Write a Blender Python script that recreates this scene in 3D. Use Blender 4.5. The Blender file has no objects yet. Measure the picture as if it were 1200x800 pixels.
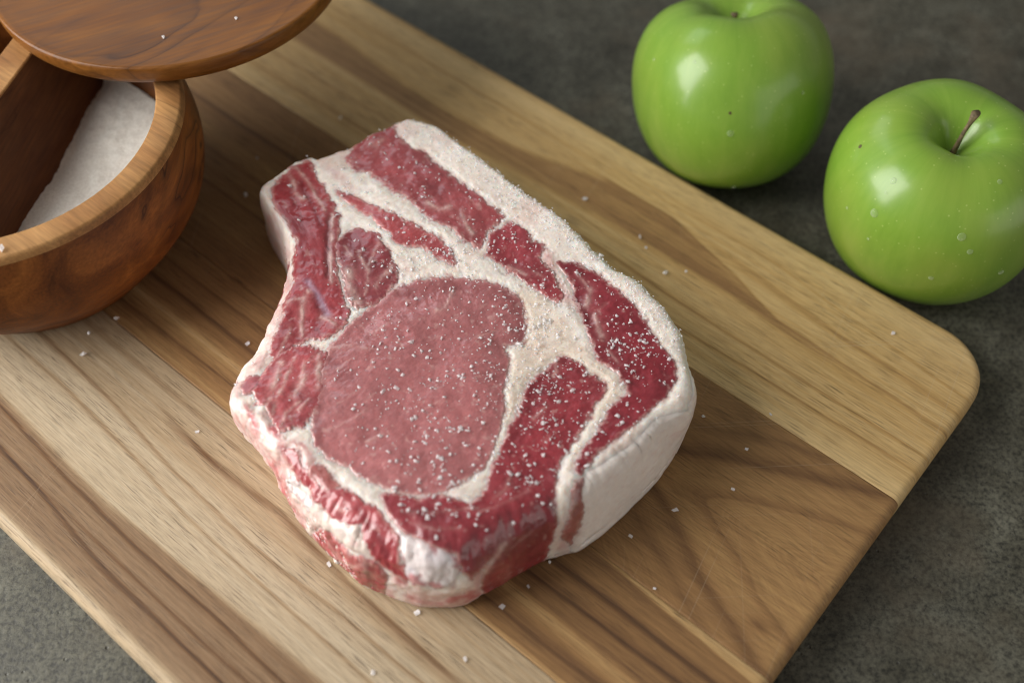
import bpy, math, random
import numpy as np
from mathutils import Vector, Matrix
from mathutils.bvhtree import BVHTree

random.seed(7)
S = bpy.context.scene
COL = S.collection

# ------------------------------------------------------------------ camera
F_PX, PITCH, CAM_H = 1318.0, math.atan2(1812, 1318), 0.32     # focal length in photo pixels, tilt down, height above board top
cam = bpy.data.cameras.new('Camera')
cam_ob = bpy.data.objects.new('Camera', cam)
COL.objects.link(cam_ob)
cam_ob.location = (0, 0, CAM_H)
cam_ob.rotation_euler = (math.pi / 2 - PITCH, 0, 0)
cam.sensor_width = 36.0
cam.lens = F_PX / 1200 * 36.0
cam.clip_start, cam.clip_end = 0.01, 20.0
cam.dof.use_dof = True
cam.dof.focus_distance = 0.366
cam.dof.aperture_fstop = 5.2
S.camera = cam_ob

# ------------------------------------------------------------------ light
W = bpy.data.worlds.new('World')
S.world = W
W.use_nodes = True
bg = W.node_tree.nodes['Background']
bg.inputs[0].default_value = (1.0, 0.98, 0.94, 1)
bg.inputs[1].default_value = 0.19


def area(name, loc, target, sx, sy, power, col):
    l = bpy.data.lights.new(name, 'AREA')
    l.shape = 'RECTANGLE'
    l.size, l.size_y, l.energy, l.color = sx, sy, power, col
    o = bpy.data.objects.new(name, l)
    COL.objects.link(o)
    o.location = loc
    o.rotation_euler = (Vector(target) - Vector(loc)).to_track_quat('-Z', 'Y').to_euler()
    return o


area('window_light', (-0.68, 0.17, 0.36), (0.03, 0.28, 0.02), 0.56, 0.82, 12.5, (1.0, 0.985, 0.96))
area('far_window_light', (-0.62, 1.30, 0.95), (-0.10, 0.36, 0.0), 0.7, 0.6, 2.6, (0.82, 0.91, 1.0))
area('room_light', (0.85, -0.42, 0.20), (0.05, 0.27, 0.02), 1.0, 0.9, 3.0, (1.0, 0.96, 0.90))

S.view_settings.view_transform = 'Standard'
S.view_settings.look = 'None'
S.view_settings.exposure = 0.0
S.view_settings.gamma = 1.0
S.cycles.use_denoising = True
S.cycles.filter_width = 1.05
S.cycles.max_bounces = 8
S.cycles.sample_clamp_indirect = 4.0

# ------------------------------------------------------------------ helpers
cP, sP = math.cos(PITCH), math.sin(PITCH)


def at(x, y, z=0.0):
    """photo pixel -> point on the horizontal plane at height z"""
    x, y, z = np.asarray(x, float), np.asarray(y, float), np.asarray(z, float)
    u, v = (x - 600) / F_PX, (400 - y) / F_PX
    dx, dy, dz = u, cP + v * sP, -sP + v * cP
    t = (z - CAM_H) / dz
    return np.stack([dx * t, dy * t, CAM_H + dz * t], -1)


def proj(P):
    q = np.asarray(P, float) - np.array([0, 0, CAM_H])
    dep = q[..., 1] * cP - q[..., 2] * sP
    up = q[..., 1] * sP + q[..., 2] * cP
    return np.stack([600 + F_PX * q[..., 0] / dep, 400 - F_PX * up / dep], -1)


def _hash(i, j, k, seed):
    n = (i * 374761393 + j * 668265263 + k * 2147483647 + seed * 974634541) & 0xFFFFFFFF
    n = ((n ^ (n >> 13)) * 1274126177) & 0xFFFFFFFF
    n = n ^ (n >> 16)
    return (n & 0xFFFF) / 65535.0


def vnoise(p, seed=0):
    """smooth value noise in [-1, 1] on an (N, 2 or 3) array"""
    p = np.asarray(p, float)
    if p.shape[1] == 2:
        p = np.c_[p, np.zeros(len(p))]
    i = np.floor(p).astype(np.int64)
    f = p - i
    f = f * f * (3 - 2 * f)
    out = 0
    for a in (0, 1):
        wa = f[:, 0] if a else 1 - f[:, 0]
        for b in (0, 1):
            wb = f[:, 1] if b else 1 - f[:, 1]
            for c in (0, 1):
                wc = f[:, 2] if c else 1 - f[:, 2]
                out = out + wa * wb * wc * _hash(i[:, 0] + a, i[:, 1] + b, i[:, 2] + c, seed)
    return out * 2 - 1


def fbm(p, seed=0, octaves=4):
    a, s, out = 1.0, 0.0, 0
    p = np.asarray(p, float)
    if p.shape[1] == 2:
        p = np.c_[p, np.zeros(len(p))]
    rot = np.array(Matrix.Rotation(0.9, 3, Vector((1, 0.7, 0.4)).normalized()))
    for o in range(octaves):
        p = p @ rot
        out = out + a * vnoise(p * 2 ** o + 17.3 * o, seed + o)
        s += a
        a *= 0.5
    return out / s


def sstep(a, b, x):
    t = np.clip((x - a) / (b - a), 0, 1)
    return t * t * (3 - 2 * t)


def seg_dist(P, poly, closed=True):
    """unsigned distance of points P to a polyline (60 beyond a margin of 60)"""
    Q = np.asarray(poly, float)
    near_box = ((P > Q.min(0) - 60) & (P < Q.max(0) + 60)).all(1)
    if not near_box.all() and len(P) > 5000:
        out = np.full(len(P), 60.0)
        sub = np.where(near_box)[0]
        if len(sub):
            out[sub] = np.minimum(_seg_dist(P[sub], Q, closed), 60)
        return out
    return _seg_dist(P, Q, closed)


def _seg_dist(P, Q, closed):
    d = np.full(len(P), 1e9)
    n = len(Q)
    for k in range(n if closed else n - 1):
        a, b = Q[k], Q[(k + 1) % n]
        ab = b - a
        t = np.clip(((P - a) @ ab) / (ab @ ab + 1e-12), 0, 1)
        d = np.minimum(d, np.hypot(*(P - a - t[:, None] * ab).T))
    return d


def signed(P, poly):
    """signed distance, positive inside"""
    Q = np.asarray(poly, float)
    d = seg_dist(P, Q)
    ins = np.zeros(len(P), bool)
    x, y = P[:, 0], P[:, 1]
    n = len(Q)
    for k in range(n):
        (x0, y0), (x1, y1) = Q[k], Q[(k + 1) % n]
        if y0 == y1:
            continue
        c = ((y0 > y) != (y1 > y)) & (x < (x1 - x0) * (y - y0) / (y1 - y0) + x0)
        ins ^= c
    return np.where(ins, d, -d)


def mesh_obj(name, verts, faces, mat, parent=None, smooth=True, color=None, attrs=None):
    me = bpy.data.meshes.new(name)
    verts = np.asarray(verts, np.float32)
    if isinstance(faces, np.ndarray):
        nf, k = faces.shape
        me.vertices.add(len(verts))
        me.vertices.foreach_set('co', verts.ravel())
        me.loops.add(nf * k)
        me.loops.foreach_set('vertex_index', faces.astype(np.int32).ravel())
        me.polygons.add(nf)
        me.polygons.foreach_set('loop_start', np.arange(0, nf * k, k, dtype=np.int32))
        me.update(calc_edges=True)
    else:
        me.from_pydata([tuple(v) for v in verts.tolist()], [], faces)
    if color is not None:
        a = me.color_attributes.new('Col', 'FLOAT_COLOR', 'POINT')
        c4 = np.ones((len(verts), 4), np.float32)
        c4[:, :3] = color
        a.data.foreach_set('color', c4.ravel())
    for k, v in (attrs or {}).items():
        a = me.attributes.new(k, 'FLOAT', 'POINT')
        a.data.foreach_set('value', np.asarray(v, np.float32))
    me.validate()
    if smooth:
        me.polygons.foreach_set('use_smooth', np.ones(len(me.polygons), bool))
    me.materials.append(mat)
    o = bpy.data.objects.new(name, me)
    COL.objects.link(o)
    if parent:
        o.parent = parent
    return o


def empty(name, loc=(0, 0, 0), rz=0.0):
    o = bpy.data.objects.new(name, None)
    COL.objects.link(o)
    o.location = loc
    o.rotation_euler = (0, 0, rz)
    o.empty_display_size = 0.02
    return o


def tag(o, label=None, cat=None, group=None, kind=None):
    for k, v in (('label', label), ('category', cat), ('group', group), ('kind', kind)):
        if v:
            o[k] = v
    return o


def shell_from(P, N, faces, out_off, thick, min_z=None):
    """closed solid over a patch of quads: outer surface at P+N*out_off, inner at P-N*thick"""
    used = np.unique(faces)
    remap = -np.ones(len(P), np.int64)
    remap[used] = np.arange(len(used))
    f = remap[faces]
    n = len(used)
    outer = P[used] + N[used] * out_off[used][:, None]
    inner = P[used] - N[used] * thick
    if min_z is not None:
        inner[:, 2] = np.maximum(inner[:, 2], min_z)
    e = np.concatenate([f[:, [0, 1]], f[:, [1, 2]], f[:, [2, 3]], f[:, [3, 0]]])
    key = np.sort(e, axis=1)
    _, idx, cnt = np.unique(key, axis=0, return_index=True, return_counts=True)
    b = e[idx[cnt == 1]]
    walls = np.c_[b[:, 1], b[:, 0], b[:, 0] + n, b[:, 1] + n]
    allf = np.concatenate([f, f[:, ::-1] + n, walls])
    return np.concatenate([outer, inner]), allf, used


def lathe(profile, nseg, closed=False):
    """profile of (r, z) -> verts, quads"""
    pr = np.asarray(profile, float)
    a = np.arange(nseg) * 2 * math.pi / nseg
    v = np.stack([pr[:, 0][:, None] * np.cos(a), pr[:, 0][:, None] * np.sin(a), np.repeat(pr[:, 1][:, None], nseg, 1)], -1)
    m = len(pr)
    i, j = np.meshgrid(np.arange(m - (0 if closed else 1)), np.arange(nseg), indexing='ij')
    i2, j2 = (i + 1) % m, (j + 1) % nseg
    f = np.stack([i * nseg + j, i * nseg + j2, i2 * nseg + j2, i2 * nseg + j], -1).reshape(-1, 4)
    return v.reshape(-1, 3), f


def smooth_profile(pts, n=120):
    """Catmull-Rom through the profile points"""
    p = np.asarray(pts, float)
    q = np.concatenate([[2 * p[0] - p[1]], p, [2 * p[-1] - p[-2]]])
    out = []
    per = max(2, n // (len(p) - 1))
    for k in range(1, len(q) - 2):
        for t in np.arange(per) / per:
            a, b, c, d = q[k - 1], q[k], q[k + 1], q[k + 2]
            out.append(0.5 * (2 * b + (c - a) * t + (2 * a - 5 * b + 4 * c - d) * t * t + (3 * b - a - 3 * c + d) * t ** 3))
    out.append(p[-1])
    return np.array(out)


# ------------------------------------------------------------------ materials
class NT:
    def __init__(self, name):
        self.m = bpy.data.materials.new(name)
        self.m.use_nodes = True
        self.t = self.m.node_tree
        self.b = self.t.nodes['Principled BSDF']

    def n(self, typ, **kw):
        nd = self.t.nodes.new(typ)
        for k, v in kw.items():
            setattr(nd, k, v)
        return nd

    def l(self, a, b):
        self.t.links.new(a, b)

    def set(self, **kw):
        for k, v in kw.items():
            self.b.inputs[k.replace('_', ' ')].default_value = v

    def coords(self, scale=(1, 1, 1), kind='Object', rot=(0, 0, 0), loc=(0, 0, 0)):
        tc = self.n('ShaderNodeTexCoord')
        src = tc.outputs[kind]
        if any(rot):                                # turn first, then stretch
            mr = self.n('ShaderNodeMapping')
            mr.inputs['Rotation'].default_value = rot
            self.l(src, mr.inputs[0])
            src = mr.outputs[0]
        mp = self.n('ShaderNodeMapping')
        mp.inputs['Scale'].default_value = scale
        mp.inputs['Location'].default_value = loc
        self.l(src, mp.inputs[0])
        return mp.outputs[0]

    def noise(self, vec, scale=1, detail=4, rough=0.55, dist=0.0, dims='3D'):
        nd = self.n('ShaderNodeTexNoise', noise_dimensions=dims)
        nd.inputs['Scale'].default_value = scale
        nd.inputs['Detail'].default_value = detail
        nd.inputs['Roughness'].default_value = rough
        nd.inputs['Distortion'].default_value = dist
        if vec is not None:
            self.l(vec, nd.inputs['W' if dims == '1D' else 'Vector'])
        return nd.outputs['Fac']

    def ramp(self, fac, stops, interp='LINEAR'):
        nd = self.n('ShaderNodeValToRGB')
        cr = nd.color_ramp
        cr.interpolation = interp
        while len(cr.elements) < len(stops):
            cr.elements.new(0.5)
        for e, (p, c) in zip(cr.elements, stops):
            e.position = p
            e.color = (c, c, c, 1) if isinstance(c, (int, float)) else (*c, 1)
        self.l(fac, nd.inputs[0])
        return nd.outputs[0]

    def mix(self, a, b, fac, blend='MIX'):
        nd = self.n('ShaderNodeMix', data_type='RGBA', blend_type=blend)
        for s, v in ((nd.inputs[6], a), (nd.inputs[7], b), (nd.inputs[0], fac)):
            if hasattr(v, 'node'):
                self.l(v, s)
            else:
                s.default_value = (*v, 1) if isinstance(v, tuple) and len(v) == 3 else v
        return nd.outputs[2]

    def math(self, op, a, b=0.0, c=None):
        nd = self.n('ShaderNodeMath', operation=op)
        for s, v in zip(nd.inputs, (a, b, c)):
            if v is None:
                continue
            if hasattr(v, 'node'):
                self.l(v, s)
            else:
                s.default_value = v
        return nd.outputs[0]

    def attr(self, name, out='Fac'):
        nd = self.n('ShaderNodeAttribute', attribute_name=name)
        return nd.outputs[out]

    def bump(self, h, strength=0.3, dist=0.0005):
        nd = self.n('ShaderNodeBump')
        nd.inputs['Strength'].default_value = strength
        nd.inputs['Distance'].default_value = dist
        self.l(h, nd.inputs['Height'])
        self.l(nd.outputs[0], self.b.inputs['Normal'])

    def color(self, c):
        self.l(c, self.b.inputs['Base Color'])

    def rough(self, c):
        self.l(c, self.b.inputs['Roughness'])


def mat_counter():
    t = NT('stone_counter')
    v = t.coords()
    big = t.noise(v, 9, 5, 0.6)
    mid = t.noise(v, 70, 5, 0.65)
    fine = t.noise(v, 620, 4, 0.7)
    c = t.ramp(mid, [(0.28, (0.048, 0.044, 0.029)), (0.5, (0.082, 0.077, 0.055)), (0.72, (0.122, 0.118, 0.089))])
    c = t.mix(c, t.ramp(big, [(0.3, 0.68), (0.7, 1.2)]), 1.0, 'MULTIPLY')
    c = t.mix(c, t.ramp(fine, [(0.36, 0.38), (0.5, 1.0), (0.64, 1.45)]), 1.0, 'MULTIPLY')
    warm = t.noise(t.coords(loc=(3, 1, 0)), 22, 4, 0.6)
    c = t.mix(c, (0.15, 0.115, 0.075), t.math('MULTIPLY', t.ramp(warm, [(0.5, 0), (0.72, 1)]), 0.5))
    vo = t.n('ShaderNodeTexVoronoi')
    t.l(v, vo.inputs['Vector'])
    vo.inputs['Scale'].default_value = 330
    pit = t.ramp(vo.outputs['Distance'], [(0.08, 1), (0.2, 0)])
    pitm = t.ramp(t.noise(t.coords(loc=(7, 2, 0)), 130, 2, 0.5), [(0.56, 0), (0.62, 1)])
    pits = t.math('MULTIPLY', pit, pitm)
    c = t.mix(c, (0.03, 0.029, 0.025), t.math('MULTIPLY', pits, 0.7))
    t.color(c)
    t.rough(t.ramp(mid, [(0.3, 0.5), (0.7, 0.66)]))
    h = t.math('SUBTRACT', t.math('ADD', fine, t.math('MULTIPLY', mid, 1.2)), t.math('MULTIPLY', pits, 1.5))
    t.bump(h, 0.5, 0.0004)
    return t.m


def mat_plank(seed, pale, tan, brown=(0.290, 0.160, 0.066)):
    """timber: the 'tone' attribute places heartwood, sapwood and a painted edge highlight, 'grain' follows the growth rings"""
    t = NT('board_timber')
    off = (seed * 1.37, seed * 0.73, 0)
    tone, grain = t.attr('tone'), t.attr('grain')
    ring = t.noise(grain, 210, 3, 0.6, dims='1D')
    ring2 = t.noise(grain, 900, 2, 0.6, dims='1D')
    streak = t.noise(t.coords((7, 420, 60), loc=off), 1, 4, 0.6)
    fibre = t.noise(t.coords((110, 2200, 300), loc=off), 1, 3, 0.65)
    blot = t.noise(t.coords((5, 28, 10), loc=off), 1, 3, 0.5)
    k = t.math('ADD', tone, t.math('MULTIPLY', t.math('SUBTRACT', ring, 0.5), 0.18))
    k = t.math('ADD', k, t.math('MULTIPLY', t.math('SUBTRACT', streak, 0.5), 0.30))
    k = t.math('ADD', k, t.math('MULTIPLY', t.math('SUBTRACT', ring2, 0.5), 0.20))
    k = t.math('ADD', k, t.math('MULTIPLY', t.math('SUBTRACT', blot, 0.5), 0.16))
    c = t.ramp(k, [(0.0, pale), (0.25, tan), (0.5, brown),
                   (0.75, (0.160, 0.083, 0.037)), (1.0, (0.070, 0.037, 0.020))])
    c = t.mix(c, t.ramp(fibre, [(0.28, 0.70), (0.5, 1.0), (0.72, 1.18)]), 1.0, 'MULTIPLY')
    pore = t.noise(t.coords((95, 3000, 300), loc=(seed * 0.9, seed * 2.1, 0)), 1, 2, 0.5)
    pm = t.ramp(pore, [(0.575, 0), (0.64, 1)])
    pz = t.math('MULTIPLY', pm, t.ramp(t.noise(t.coords((14, 90, 20), loc=off), 1, 2, 0.5), [(0.36, 0.15), (0.60, 1.0)]))
    c = t.mix(c, (0.060, 0.034, 0.020), t.math('MULTIPLY', pz, 0.60))
    t.rough(t.ramp(streak, [(0.3, 0.44), (0.7, 0.60)]))
    t.set(IOR=1.32)
    cuts = None
    for ang, lo in ((0.95, 1.0), (-0.75, 4.0), (1.35, 9.0)):
        sc = t.ramp(t.noise(t.coords((5, 1500, 1), rot=(0, 0, ang), loc=(lo + seed, lo * 2, 0)), 1, 1, 0.4), [(0.715, 0), (0.74, 1)])
        cuts = sc if cuts is None else t.math('MAXIMUM', cuts, sc)
    cuts = t.math('MULTIPLY', cuts, t.ramp(t.noise(t.coords((9, 9, 9), loc=off), 1, 3, 0.5), [(0.46, 0), (0.62, 1)]))
    c2 = t.mix(c, (0.55, 0.44, 0.30), t.math('MULTIPLY', cuts, 0.22))
    t.color(c2)
    h = t.math('SUBTRACT', t.math('MULTIPLY', fibre, 0.6), t.math('ADD', pz, t.math('MULTIPLY', cuts, 0.8)))
    t.bump(h, 0.35, 0.00018)
    return t.m


def mat_olive(name, light, mid, dark, vein, scale, rot=(0, 0, 0), rough=0.42, loc=(0, 0, 0), veins=0.8):
    """turned olive wood: soft drifting tone, a few dark wandering veins, fine fibres along local Y"""
    t = NT(name)
    v = t.coords((scale, scale * 0.30, scale), rot=rot, loc=loc)
    n1 = t.noise(v, 1.0, 5, 0.6, 0.9)
    c = t.ramp(n1, [(0.30, dark), (0.50, mid), (0.70, light)])
    v2 = t.coords((scale * 0.7, scale * 0.24, scale * 0.7), rot=rot, loc=(loc[0] + 3, loc[1] + 1, loc[2]))
    n2 = t.noise(v2, 1.0, 2, 0.45, 1.4)
    fr = t.math('FRACT', t.math('ADD', t.math('MULTIPLY', n2, 5.0), t.math('MULTIPLY', t.noise(v, 6.0, 3, 0.6), 0.25)))
    line = t.ramp(fr, [(0.0, 0.25), (0.12, 0.0), (0.45, 0.0), (0.84, 0.50), (0.93, 1.0), (1.0, 0.25)])
    msk = t.ramp(t.noise(t.coords((scale * 0.5, scale * 0.2, scale * 0.5), rot=rot, loc=(7, 3, 2)), 1.0, 3, 0.5), [(0.47, 0.05), (0.66, 1.0)])
    c = t.mix(c, vein, t.math('MULTIPLY', t.math('MULTIPLY', line, msk), veins))
    fib = t.noise(t.coords((scale * 22, scale * 1.5, scale * 22), rot=rot), 1, 3, 0.6)
    c = t.mix(c, t.ramp(fib, [(0.3, 0.74), (0.7, 1.20)]), 1.0, 'MULTIPLY')
    t.color(c)
    t.rough(t.ramp(fib, [(0.3, rough - 0.05), (0.7, rough + 0.07)]))
    t.set(IOR=1.32)
    t.bump(fib, 0.10, 0.0002)
    return t.m


def mat_flesh(name, rough, sss, radius, coat, bump, fs, vary):
    t = NT(name)
    c = t.attr('Col', 'Color')
    v = t.coords()
    n1 = t.noise(v, 420, 4, 0.6)
    n2 = t.noise(v, 1500, 3, 0.6)
    c = t.mix(c, t.ramp(n1, [(0.3, (1 - vary, 1 - 1.4 * vary, 1 - 1.4 * vary)), (0.7, (1 + vary, 1 + vary, 1 + vary))]), 1.0, 'MULTIPLY')
    c = t.mix(c, t.ramp(n2, [(0.3, 1 - 0.6 * vary), (0.7, 1 + 0.6 * vary)]), 1.0, 'MULTIPLY')
    fb = t.noise(t.coords((1500, 420, 900), rot=(0, 0, 0.7)), 1, 4, 0.65, 0.4)
    c = t.mix(c, t.ramp(fb, [(0.30, (1 - 1.3 * vary, 1 - 1.8 * vary, 1 - 1.8 * vary)), (0.5, 1.0), (0.72, (1 + 1.4 * vary, 1 + 2.6 * vary, 1 + 2.6 * vary))]), 1.0, 'MULTIPLY')
    t.color(c)
    t.set(Subsurface_Weight=sss, Subsurface_Scale=0.0022, Coat_Weight=coat, Coat_Roughness=0.11)
    t.b.inputs['Subsurface Radius'].default_value = radius
    t.rough(t.ramp(n1, [(0.3, rough - 0.1), (0.7, rough + 0.1)]))
    h = t.math('ADD', t.noise(v, fs, 4, 0.6), t.math('MULTIPLY', n2, 0.35))
    t.bump(h, bump, 0.0006)
    return t.m


def see_through(t, amount):
    """let part of the light straight through, as thin clear matter does"""
    tr = t.n('ShaderNodeBsdfTransparent')
    mx = t.n('ShaderNodeMixShader')
    if hasattr(amount, 'node'):
        t.l(amount, mx.inputs[0])
    else:
        mx.inputs[0].default_value = amount
    t.l(t.b.outputs[0], mx.inputs[1])
    t.l(tr.outputs[0], mx.inputs[2])
    t.l(mx.outputs[0], t.t.nodes['Material Output'].inputs['Surface'])


def mat_salt(name, trans, rough=0.22):
    t = NT(name)
    t.set(Base_Color=(0.95, 0.93, 0.93, 1), Roughness=rough, IOR=1.5)
    see_through(t, trans)
    return t.m


def mat_water():
    t = NT('water')
    t.set(Base_Color=(0.75, 0.85, 0.62, 1), Roughness=0.03, IOR=1.33)
    lw = t.n('ShaderNodeLayerWeight')
    lw.inputs['Blend'].default_value = 0.30
    see_through(t, t.math('SUBTRACT', 0.93, t.math('MULTIPLY', lw.outputs['Facing'], 0.55)))
    return t.m


def mat_salt_bed():
    t = NT('salt_bed')
    v = t.coords()
    f = t.noise(v, 900, 4, 0.7)
    t.color(t.ramp(f, [(0.3, (0.74, 0.70, 0.62)), (0.7, (0.93, 0.90, 0.83))]))
    t.set(Roughness=0.85)
    t.bump(f, 0.6, 0.0006)
    return t.m


def mat_apple(seed):
    t = NT('apple_skin')
    tc = t.n('ShaderNodeTexCoord')
    sp = t.n('ShaderNodeSeparateXYZ')
    t.l(tc.outputs['Object'], sp.inputs[0])
    ang = t.math('ARCTAN2', sp.outputs[1], sp.outputs[0])
    cb = t.n('ShaderNodeCombineXYZ')
    t.l(t.math('COSINE', ang), cb.inputs[0])
    t.l(t.math('SINE', ang), cb.inputs[1])
    t.l(t.math('MULTIPLY', sp.outputs[2], 9.0), cb.inputs[2])
    cb2 = t.n('ShaderNodeVectorMath', operation='ADD')
    t.l(cb.outputs[0], cb2.inputs[0])
    cb2.inputs[1].default_value = (seed * 3.1, seed, 0)
    st = t.noise(cb2.outputs[0], 5.5, 5, 0.65)
    bl = t.noise(t.coords(loc=(seed, 0, 0)), 22, 3, 0.5)
    c = t.ramp(st, [(0.28, (0.168, 0.318, 0.030)), (0.5, (0.200, 0.350, 0.038)), (0.72, (0.235, 0.375, 0.050))])
    c = t.mix(c, (0.28, 0.355, 0.050), t.math('MULTIPLY', t.ramp(bl, [(0.45, 0), (0.72, 1)]), 0.55))
    vo = t.n('ShaderNodeTexVoronoi')
    t.l(tc.outputs['Object'], vo.inputs['Vector'])
    vo.inputs['Scale'].default_value = 360
    dots = t.ramp(vo.outputs['Distance'], [(0.06, 1), (0.15, 0)])
    c = t.mix(c, (0.50, 0.62, 0.20), t.math('MULTIPLY', dots, 0.42))
    t.color(c)
    t.set(Roughness=0.38, Subsurface_Weight=0.12, Subsurface_Scale=0.004, IOR=1.45, Coat_Weight=0.50, Coat_Roughness=0.18)
    t.b.inputs['Subsurface Radius'].default_value = (0.7, 1.0, 0.25)
    t.bump(t.noise(t.coords(), 260, 2, 0.5), 0.05, 0.0004)
    return t.m


def mat_simple(name, c, rough, noise=300, amt=0.25, **kw):
    t = NT(name)
    f = t.noise(t.coords(), noise, 4, 0.6)
    t.color(t.mix((*c,), t.ramp(f, [(0.3, 1 - amt), (0.7, 1 + amt)]), 1.0, 'MULTIPLY'))
    t.set(Roughness=rough, **kw)
    return t.m


# ------------------------------------------------------------------ counter
BOARD_T = 0.0145
cz = -BOARD_T - 0.0003
o = mesh_obj('countertop', [(-1.2, -0.6, cz), (1.2, -0.6, cz), (1.2, 1.6, cz), (-1.2, 1.6, cz),
                            (-1.2, -0.6, cz - 0.03), (1.2, -0.6, cz - 0.03), (1.2, 1.6, cz - 0.03), (-1.2, 1.6, cz - 0.03)],
             [(0, 1, 2, 3), (7, 6, 5, 4), (0, 4, 5, 1), (1, 5, 6, 2), (2, 6, 7, 3), (3, 7, 4, 0)], mat_counter(), smooth=False)
tag(o, kind='structure')

# ------------------------------------------------------------------ cutting board: four glued planks
ANG = math.radians(-40.2)
U0, U1, V0, V1, RC = -0.445, -0.0148, 0.0195, 0.2826, 0.021     # board outline in its own axes
JOINTS = [V0, 0.0935, 0.1336, 0.2093, V1]
board = empty('cutting_board', (0, 0, 0), ANG)
tag(board, 'rounded wooden cutting board of pale and brown planks under the raw chop', 'cutting board')


def board_sdf(u, v):
    cu, cv = (U0 + U1) / 2, (V0 + V1) / 2
    qx = np.abs(u - cu) - (U1 - U0) / 2 + RC
    qy = np.abs(v - cv) - (V1 - V0) / 2 + RC
    return -(np.hypot(np.maximum(qx, 0), np.maximum(qy, 0)) + np.minimum(np.maximum(qx, qy), 0) - RC)


def lerp_line(u, pts):
    p = np.array(pts)
    return np.interp(u, p[:, 0], p[:, 1])


def tline(u, v, pts, w, amp, fade=0.02):
    """a thin dark growth line following a traced polyline"""
    p = np.array(pts)
    y = np.interp(u, p[:, 0], p[:, 1])
    ends = sstep(p[0, 0] - fade, p[0, 0] + fade, u) * (1 - sstep(p[-1, 0] - fade, p[-1, 0] + fade, u))
    d = (v - y) / (w * 0.75)
    return 0.95 * amp * ends * np.exp(-np.where(d > 0, d * 2.6, d * 0.75) ** 2)


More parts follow.
